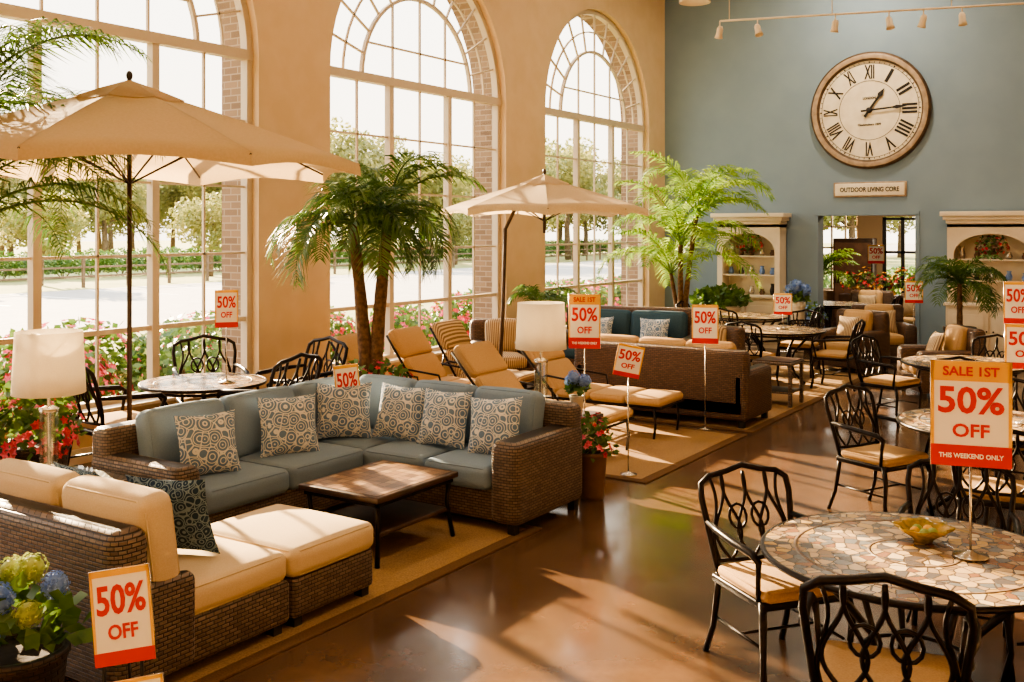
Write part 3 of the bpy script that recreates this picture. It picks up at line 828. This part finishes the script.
def palm(name,loc,trunks,nf,Ln,el,droop,ll,mat,potr,poth,potm,seed,flowers=None,n=26,lw=.022,stem=m_leaf,skip=None):
    rg=random.Random(seed); s=MB()
    pot(s,potr,poth,potm)
    for (dx,dy,h,r) in trunks:
        pts=[Vector((dx*.2*(1-t)+dx*t**1.3,dy*.2*(1-t)+dy*t**1.3,poth*.85+(h-poth*.85)*t)) for t in [i/9 for i in range(10)]]
        if r>0: s.tube(pts,[r*(1.15-.35*i/9)*(1+.08*(i%2)) for i in range(10)],m_trunk,8)
        top=pts[-1]
        for k in range(nf):
            az=2*pi*k/nf*1.0+rg.uniform(-.25,.25)+k*2.4
            e=math.radians(rg.uniform(*el))
            f=rg.uniform(.8,1.1); g=rg.uniform(.8,1.2)
            if skip and skip(az%(2*pi),e): continue
            frond(s,top,az,e,Ln*f,droop*g,ll,mat,rg,n,lw,stem=stem)
    # growth is trained away from the wall and window glass
    out=[]
    for (x,y,z) in s.v:
        wx=x+loc[0]; wy=y+loc[1]
        if wx<-7.8: wx=-7.8-.62*math.tanh((-7.8-wx)/.62)
        if wy>17.4 and loc[1]<18.7: wy=17.4+.68*math.tanh((wy-17.4)/.68)
        out.append((wx-loc[0],wy-loc[1],z))
    s.v=out
    if flowers:
        foliage(s,(0,0,poth),potr*1.25,potr*1.25,.28,260,.09,m_leaf3,rg,flowers,110,.032)
    return s.obj(name,loc)
palm('potted_palm',(-6.55,7.58,0),[(-.16,-.08,2.22,.06),(.14,.10,2.36,.06)],17,.98,(-5,80),1.9,.36,m_leaf,.34,.62,m_terra,3,[m_red,m_pink],n=34,lw=.024)
palm('potted_palm',(-7.1,16.2,0),[(0,0,1.9,.05),(.25,.1,2.4,.045),(-.2,.05,1.4,.04)],12,1.8,(30,85),1.7,.42,m_leaf2,.35,.55,m_potw,5,n=34,lw=.036,stem=m_leaf2)
palm('potted_palm',(-7.3,3.9,0),[(0,0,2.1,.05),(.12,.05,3.0,.05),(.05,.1,2.6,.04)],17,1.7,(15,85),1.9,.40,m_leaf,.26,.5,m_basket,11,n=42,lw=.018,skip=lambda a,e:(a>4.7 or a<.5) and e<.95)
palm('potted_palm',(-2.75,16.6,0),[(0,0,1.35,.04)],22,.85,(10,80),2.1,.3,m_leaf,.22,.7,m_basket,13,n=20,lw=.03)
palm('potted_palm',(-7.9,12.85,0),[(0,0,1.1,0)],14,.6,(30,80),1.7,.25,m_leaf,.22,.9,m_potw,15,n=16,lw=.03)
palm('potted_palm',(-6.1,20.9,0),[(0,0,1.2,.04)],18,.9,(20,80),1.6,.3,m_leaf2,.25,.7,m_basket,17,n=18,lw=.035)
def potted(name,loc,pr_,ph,pm,rx,rz,fl,nf=90,fs_=.035,nl=260,seed=1,ls=.09):
    rg=random.Random(seed); s=MB(); pot(s,pr_,ph,pm)
    foliage(s,(0,0,ph+rz*.15),rx,rx,rz,nl,ls,m_leaf3,rg,fl,nf,fs_); return s.obj(name,loc)
potted('potted_geranium',(-7.3,4.55,0),.26,.55,m_basket,.34,.42,[m_red,m_pink,m_pink],150,.04,420,21)
potted('potted_geranium',(-3.97,7.30,0),.12,.38,m_terra,.17,.26,[m_red,m_pink],70,.028,180,22,.07)
potted('potted_geranium',(-5.45,18.2,0),.2,.5,m_basket,.25,.3,[m_hyb],60,.04,150,23)
potted('potted_fern',(-6.9,17.5,0),.35,.8,m_potw,.5,.28,[m_leaf2],20,.04,420,24,.13)
def hydrangea(name,loc,pr_,ph,pm,balls,seed,sc=1):
    rg=random.Random(seed); s=MB()
    if ph>0: pot(s,pr_,ph,pm)
    foliage(s,(0,0,ph+.05),pr_*1.4,pr_*1.4,pr_*.9,120,.11*sc,m_leaf3,rg)
    for (x,y,z,r,m) in balls:
        s.ball((x,y,z),r*.78,m,6)
        for k in range(130):
            d=Vector((rg.gauss(0,1),rg.gauss(0,1),rg.gauss(0,1))).normalized(); q=Vector((x,y,z))+d*r*rg.uniform(.86,1.04)
            u=(d+Vector((rg.uniform(-.4,.4),rg.uniform(-.4,.4),rg.uniform(-.4,.4)))).normalized().orthogonal().normalized(); a=rg.uniform(0,6); u=(u*math.cos(a)+d.cross(u)*math.sin(a)); w=d.cross(u); e=r*.16
            vs=[q-d*e*.5]
            for j in range(8):
                an=j*pi/4; rr=e*(1 if j%2==0 else .5); vs.append(q+(u*math.cos(an)+w*math.sin(an))*rr)
            s.add(vs,[(0,1+j,1+(j+1)%8) for j in range(8)],m,False)
    return s.obj(name,loc)
hydrangea('potted_hydrangea',(-4.05,2.45,0),.2,.44,m_basket,[(-.16,.08,.70,.07,m_hyg),(-.02,.08,.74,.07,m_hyg),(.12,.1,.69,.06,m_hyb),(.03,-.1,.67,.075,m_hyb),(-.13,-.08,.65,.075,m_hyb),(.15,-.04,.62,.06,m_hyg),(-.22,0,.64,.065,m_hyb),(.06,-.18,.56,.07,m_hyb)],31)
hydrangea('vase_hydrangea',(-4.28,7.6,.602),.06,.16,m_potw,[(-.05,0,.27,.065,m_hyb),(.06,.02,.28,.065,m_hyb),(0,-.05,.32,.06,m_hyb)],32,.6)
hydrangea('vase_hydrangea',(-5.35,17.05,.0),.12,.95,m_potw,[(-.1,0,1.12,.13,m_hyb),(.1,.02,1.14,.13,m_hyb),(0,-.08,1.22,.12,m_hyb)],33)
hydrangea('potted_hydrangea',(-1.38,3.58,0),.14,.2,m_basket,[(0,0,.34,.07,m_hyb),(.09,.05,.32,.06,m_hyb),(-.09,.03,.32,.06,m_hyb)],34,.6)

# ------------------------------------------------------------------ hutches
def hutch(name,loc,w):
    s=MB(); d=.5; H=2.45
    s.box((-w/2,0,0),(w/2,d,.9),m_white); s.rbox((-w/2-.03,-.05,.9),(w/2+.03,d,.95),m_white,.01)
    s.box((-w/2,.12,.95),(-w/2+.1,d,2.25),m_white); s.box((w/2-.1,.12,.95),(w/2,d,2.25),m_white); s.box((-w/2,d-.03,.95),(w/2,d,2.25),m_clockface)
    n=16; r=w/2-.1; zc=1.75; rz=.34
    vs=[];fs=[]
    for i in range(n+1):
        a=pi-pi*i/n; x=r*math.cos(a); z=zc+rz*math.sin(a)
        vs+= [(x,.12,z),(x,.12,2.25),(x,.2,z)]
    for i in range(n):
        o=3*i; fs+=[(o,o+3,o+4,o+1),(o,o+2,o+5,o+3)]
    s.add(vs,fs,m_white,False)
    s.box((-w/2,.12,2.2),(w/2,d,2.28),m_white)
    for k,(e,z0,z1) in enumerate(((.02,2.26,2.32),(.06,2.32,2.38),(.1,2.38,2.46))): s.rbox((-w/2-e,.12-e,z0),(w/2+e,d,z1),m_white,.01)
    for z in (1.3,1.65): s.box((-w/2+.1,.16,z),(w/2-.1,d-.03,z+.025),m_white)
    for k in (0,1):
        x0=-w/2+.04+k*(w/2-.02); x1=x0+w/2-.06
        s.rbox((x0,-.02,.08),(x1,0.0,.84),m_white,.006); s.rbox((x0+.07,-.03,.15),(x1-.07,-.015,.77),m_white,.006)
        s.ball((x1-.03 if k==0 else x0+.03,-.035,.5),.015,m_dark,5)
    rg=random.Random(3)
    for z in (.95,1.325,1.675):
        for k in range(5):
            x=-w/2+.2+k*(w-.4)/4; h=rg.uniform(.1,.22); m=rg.choice([m_terra,m_hyb,m_potw,m_basket,m_metal])
            s.lathe([(.0001,0),(.04,0),(.055,h*.4),(.03,h*.8),(.04,h)],m,(x,.32,z),12)
    foliage(s,(0,.2,1.9),.26,.12,.16,120,.07,m_leaf3,rg,[m_red,m_terra],70,.035,dome=False)
    s.obj(name,loc)
hutch('display_hutch',(-6.67,BD-.53,0),1.2); hutch('display_hutch',(-2.55,BD-.53,0),1.35)
b=MB()
b.rbox((-.9,-.2,0),(.9,.25,.75),m_darkwood,.02)
rg=random.Random(9)
for k in range(5): foliage(b,(-.7+k*.35,0,.95),.2,.18,.28+.1*(k%2),80,.08,m_leaf3,rg,[m_red,m_terra,m_signyel],55,.05)
b.obj('flower_display',(-5.3,22.8,0))
b=MB(); b.rbox((-.45,-.2,0),(.45,.2,1.95),m_darkwood,.02); b.rbox((-.41,-.215,.1),(.41,-.19,.9),m_terra,.01); b.rbox((-.41,-.215,1.0),(.41,-.19,1.85),m_terra,.01); b.obj('wood_cabinet',(-6.3,24.35,0))
for (x,y,dx,dy) in ((-4.3,20.9,-.3,-1),(-6.9,22.4,.6,-.8),(-5.3,21.5,0,-1)): inst(ac,'wicker_armchair',(x,y,0),face(dx,dy))
inst(TB,'dining_table',(-5.5,19.9,0)); chair(-4.65,19.8,-1,.1); chair(-6.35,19.9,1,.1)

# ------------------------------------------------------------------ track light + pendant + added fill lights
t=MB()
A=Vector((-5.13,13.0,4.95));B_=Vector((-1.2,14.12,4.95))
t.tube([A,A.lerp(B_,.5),B_],.014,m_white,8)
for f in (.03,.35,.7,.98): q=A.lerp(B_,f); t.tube([q,(q.x,q.y,HT-.002)],.006,m_white,5)
for f,an in ((.0,.3),(.12,-.3),(.36,.2),(.52,-.2),(.62,.3),(.73,-.1),(.92,.2)):
    q=A.lerp(B_,f); t.tube([q,q-Vector((0,0,.1))],.009,m_white,5)
    X=T(q.x,q.y,q.z-.12)@RX(an)@RY(an)
    t.lathe([(.0001,.05),(.025,.05),(.04,.02),(.042,-.06),(.055,-.11),(.045,-.11),(.025,-.05)],m_white,seg=16,X=X)
t.obj('track_light')
t=MB(); t.lathe([(.02,.35),(.05,.3),(.08,.25),(.19,.05),(.2,0),(.185,0),(.07,.22),(.02,.26)],m_white,seg=28); t.tube([(0,0,.34),(0,0,HT-5.052)],.006,m_dark,5)
t.ball((0,0,.1),.06,emis('bulb_glow',(255,226,180),8),8); t.obj('pendant_lamp',(-5.15,12.2,5.05))
gl=emis('fill_light_glow',(255,220,176),6)
for i,(x,y) in enumerate([(-6,1),(-1,1),(-6,5),(-1.5,5),(-6,9.5),(-1.5,9.5),(-6,14),(-1.5,14),(-4.5,17.2)]):  # unseen ceiling lights added as warm interior fill
    t=MB(); t.lathe([(.25,-.03),(.25,0),(.21,0),(.21,-.03)],m_white,seg=24); t.lathe([(.0001,-.012),(.21,-.012)],gl,seg=24)
    o=t.obj('ceiling_fill_light',(x,y,HT-.001))
    li=D.lights.new('fill_light','AREA'); li.shape='DISK'; li.size=.4; li.energy=55 if y<16 else 170; li.color=(1,.83,.62)
    lo=D.objects.new('fill_light',li); SC.collection.objects.link(lo); lo.parent=o; lo.location=(0,0,-.06)
li=D.lights.new('room_fill_light','AREA'); li.shape='DISK'; li.size=.5; li.energy=150; li.color=(1,.80,.56)  # unseen ceiling light added to brighten the back room
t=MB(); t.lathe([(.25,-.04),(.25,0)],m_white,seg=24); t.lathe([(.0001,-.042),(.24,-.042)],gl,seg=24); o=t.obj('ceiling_fill_light',(-4.9,21.3,3.4))
lo=D.objects.new('room_fill_light',li); SC.collection.objects.link(lo); lo.parent=o; lo.location=(0,0,-.08)

# ------------------------------------------------------------------ outside
b=MB(); b.box((-160,-80,-.3),(-9.13,160,-.1),m_grass); b.box((-9.13,25.2,-.3),(60,160,-.1),m_grass); b.obj('ground_lawn')
b=MB(); b.box((-34,-80,-.12),(-20,160,-.085),m_road)
for k in range(30): b.box((-33.5,-10+k*3,-.09),(-28.5,-9.88+k*3,-.08),m_signwhite)
b.obj('parking_road')
b=MB()
for k in range(44): b.box((-35.3,2+k*2,-.1),(-35.2,2.1+k*2,1.1),m_bark)
for z in (.3,.65,1.0): b.box((-35.27,2,z),(-35.23,88,z+.07),m_bark)
b.obj('fence',origin=(-35.25,45,0))
def tree_mesh(seed,h,cr):
    rg=random.Random(seed); s=MB()
    s.tube([(0,0,-.1),(.1,.05,h*.3),(0,.1,h*.55),(.1,0,h*.85)],[.22,.17,.12,.04],m_bark,7)
    for k in range(9):
        a=k*2.4; z=h*(.35+.06*k); q=(math.cos(a)*cr*.6,math.sin(a)*cr*.6,z+h*.15)
        s.tube([(0.05,.05,z),(q[0]*.5,q[1]*.5,z+h*.05),q],[.07,.05,.02],m_bark,5)
        foliage(s,q,cr*.5,cr*.5,h*.17,260,.34,m_treeleaf,rg,dome=False)
    foliage(s,(0,0,h*.8),cr*.7,cr*.7,h*.24,420,.34,m_treeleaf,rg,dome=False)
    return s.mesh('tree')
TR=[tree_mesh(1,6.5,2.6),tree_mesh(2,5.2,2.8),tree_mesh(3,7.5,2.6)]
rg=random.Random(5)
for k in range(64):
    a=math.radians(12+56*k/63+rg.uniform(-1,1)); r=rg.uniform(66,92)
    inst(TR[k%3],'tree',(-r*math.sin(a),r*math.cos(a),-.1),rg.uniform(0,6),rg.uniform(.85,1.2))
for (x,y,s_) in ((-38,24,.62),(-38.5,33,.66),(-38,44,.6),(-38,52,.6),(-38,19,.6)): inst(TR[1],'tree',(x,y,-.1),x,s_)
def shrub(seed,fl,nf):
    rg=random.Random(seed); s=MB()
    foliage(s,(0,0,.35),1.0,.7,.75,1100,.13,m_leaf3,rg,fl,nf,.06); 
    for k in range(5): s.tube([(0,0,-.1),(math.cos(k*1.3)*.5,math.sin(k*1.3)*.4,.5)],.02,m_bark,4)
    return s.mesh('flowering_shrub')
SH=[shrub(1,[m_pink,m_red],300),shrub(2,[m_pink],200),shrub(3,[m_hyg],40)]
for k in range(26):
    inst(SH[k%3],'flowering_shrub',(-10.6-rg.uniform(0,1.6),4+k*.95+rg.uniform(-.3,.3),-.1),rg.uniform(0,6),rg.uniform(.75,1.1))
for k in range(60):
    inst(SH[2],'boxwood_hedge',(-42.5,4+k*1.5,-.1),rg.uniform(0,6),(1.2,1.3,1.2))
for k in range(10):
    inst(SH[2],'boxwood_hedge',(-9+k*1.2,31,-.1),rg.uniform(0,6),(1,1,1.1))

# ------------------------------------------------------------------ light
sun=D.lights.new('sun','SUN'); sun.energy=44; sun.angle=math.radians(.7); sun.color=(1,.74,.44)
so=D.objects.new('sun',sun); SC.collection.objects.link(so)
d=Vector((.93,-.36,-.36)).normalized()
so.rotation_euler=d.to_track_quat('-Z','Y').to_euler(); so.location=(-20,10,12)
for (c,r) in wins:
    li=D.lights.new('window_portal','AREA'); li.shape='RECTANGLE'; li.size=5.7; li.size_y=2*r
    li.cycles.is_portal=True
    o=D.objects.new('window_portal',li); SC.collection.objects.link(o); o.location=(WX-TH-.03,c,3.25); o.rotation_euler=(0,-pi/2,0)
wd=D.worlds.new('sky'); SC.world=wd; wd.use_nodes=True; nt=wd.node_tree; nt.nodes.clear()
out=nt.nodes.new('ShaderNodeOutputWorld'); bg=nt.nodes.new('ShaderNodeBackground')
tc=nt.nodes.new('ShaderNodeTexCoord'); sp=nt.nodes.new('ShaderNodeSeparateXYZ'); nt.links.new(tc.outputs['Generated'],sp.inputs[0])
col=ramp(nt,sp.outputs[2],[(0,(1,.86,.66,1)),(.25,(1,.92,.79,1)),(1,(.76,.85,1,1))])
nt.links.new(col,bg.inputs[0]); bg.inputs[1].default_value=4.8; nt.links.new(bg.outputs[0],out.inputs[0])
try:
    SC.view_settings.view_transform='AgX'; SC.view_settings.look='AgX - Medium High Contrast'
except Exception as e: print(e)
# ------------------------------------------------------------------ camera
cam=D.cameras.new('camera'); co=D.objects.new('camera',cam); SC.collection.objects.link(co)
co.location=(0,0,2.18); co.rotation_euler=(pi/2,0,YW); cam.sensor_width=36; cam.lens=36*1025/1024; cam.shift_y=-.110
cam.clip_end=500
SC.camera=co
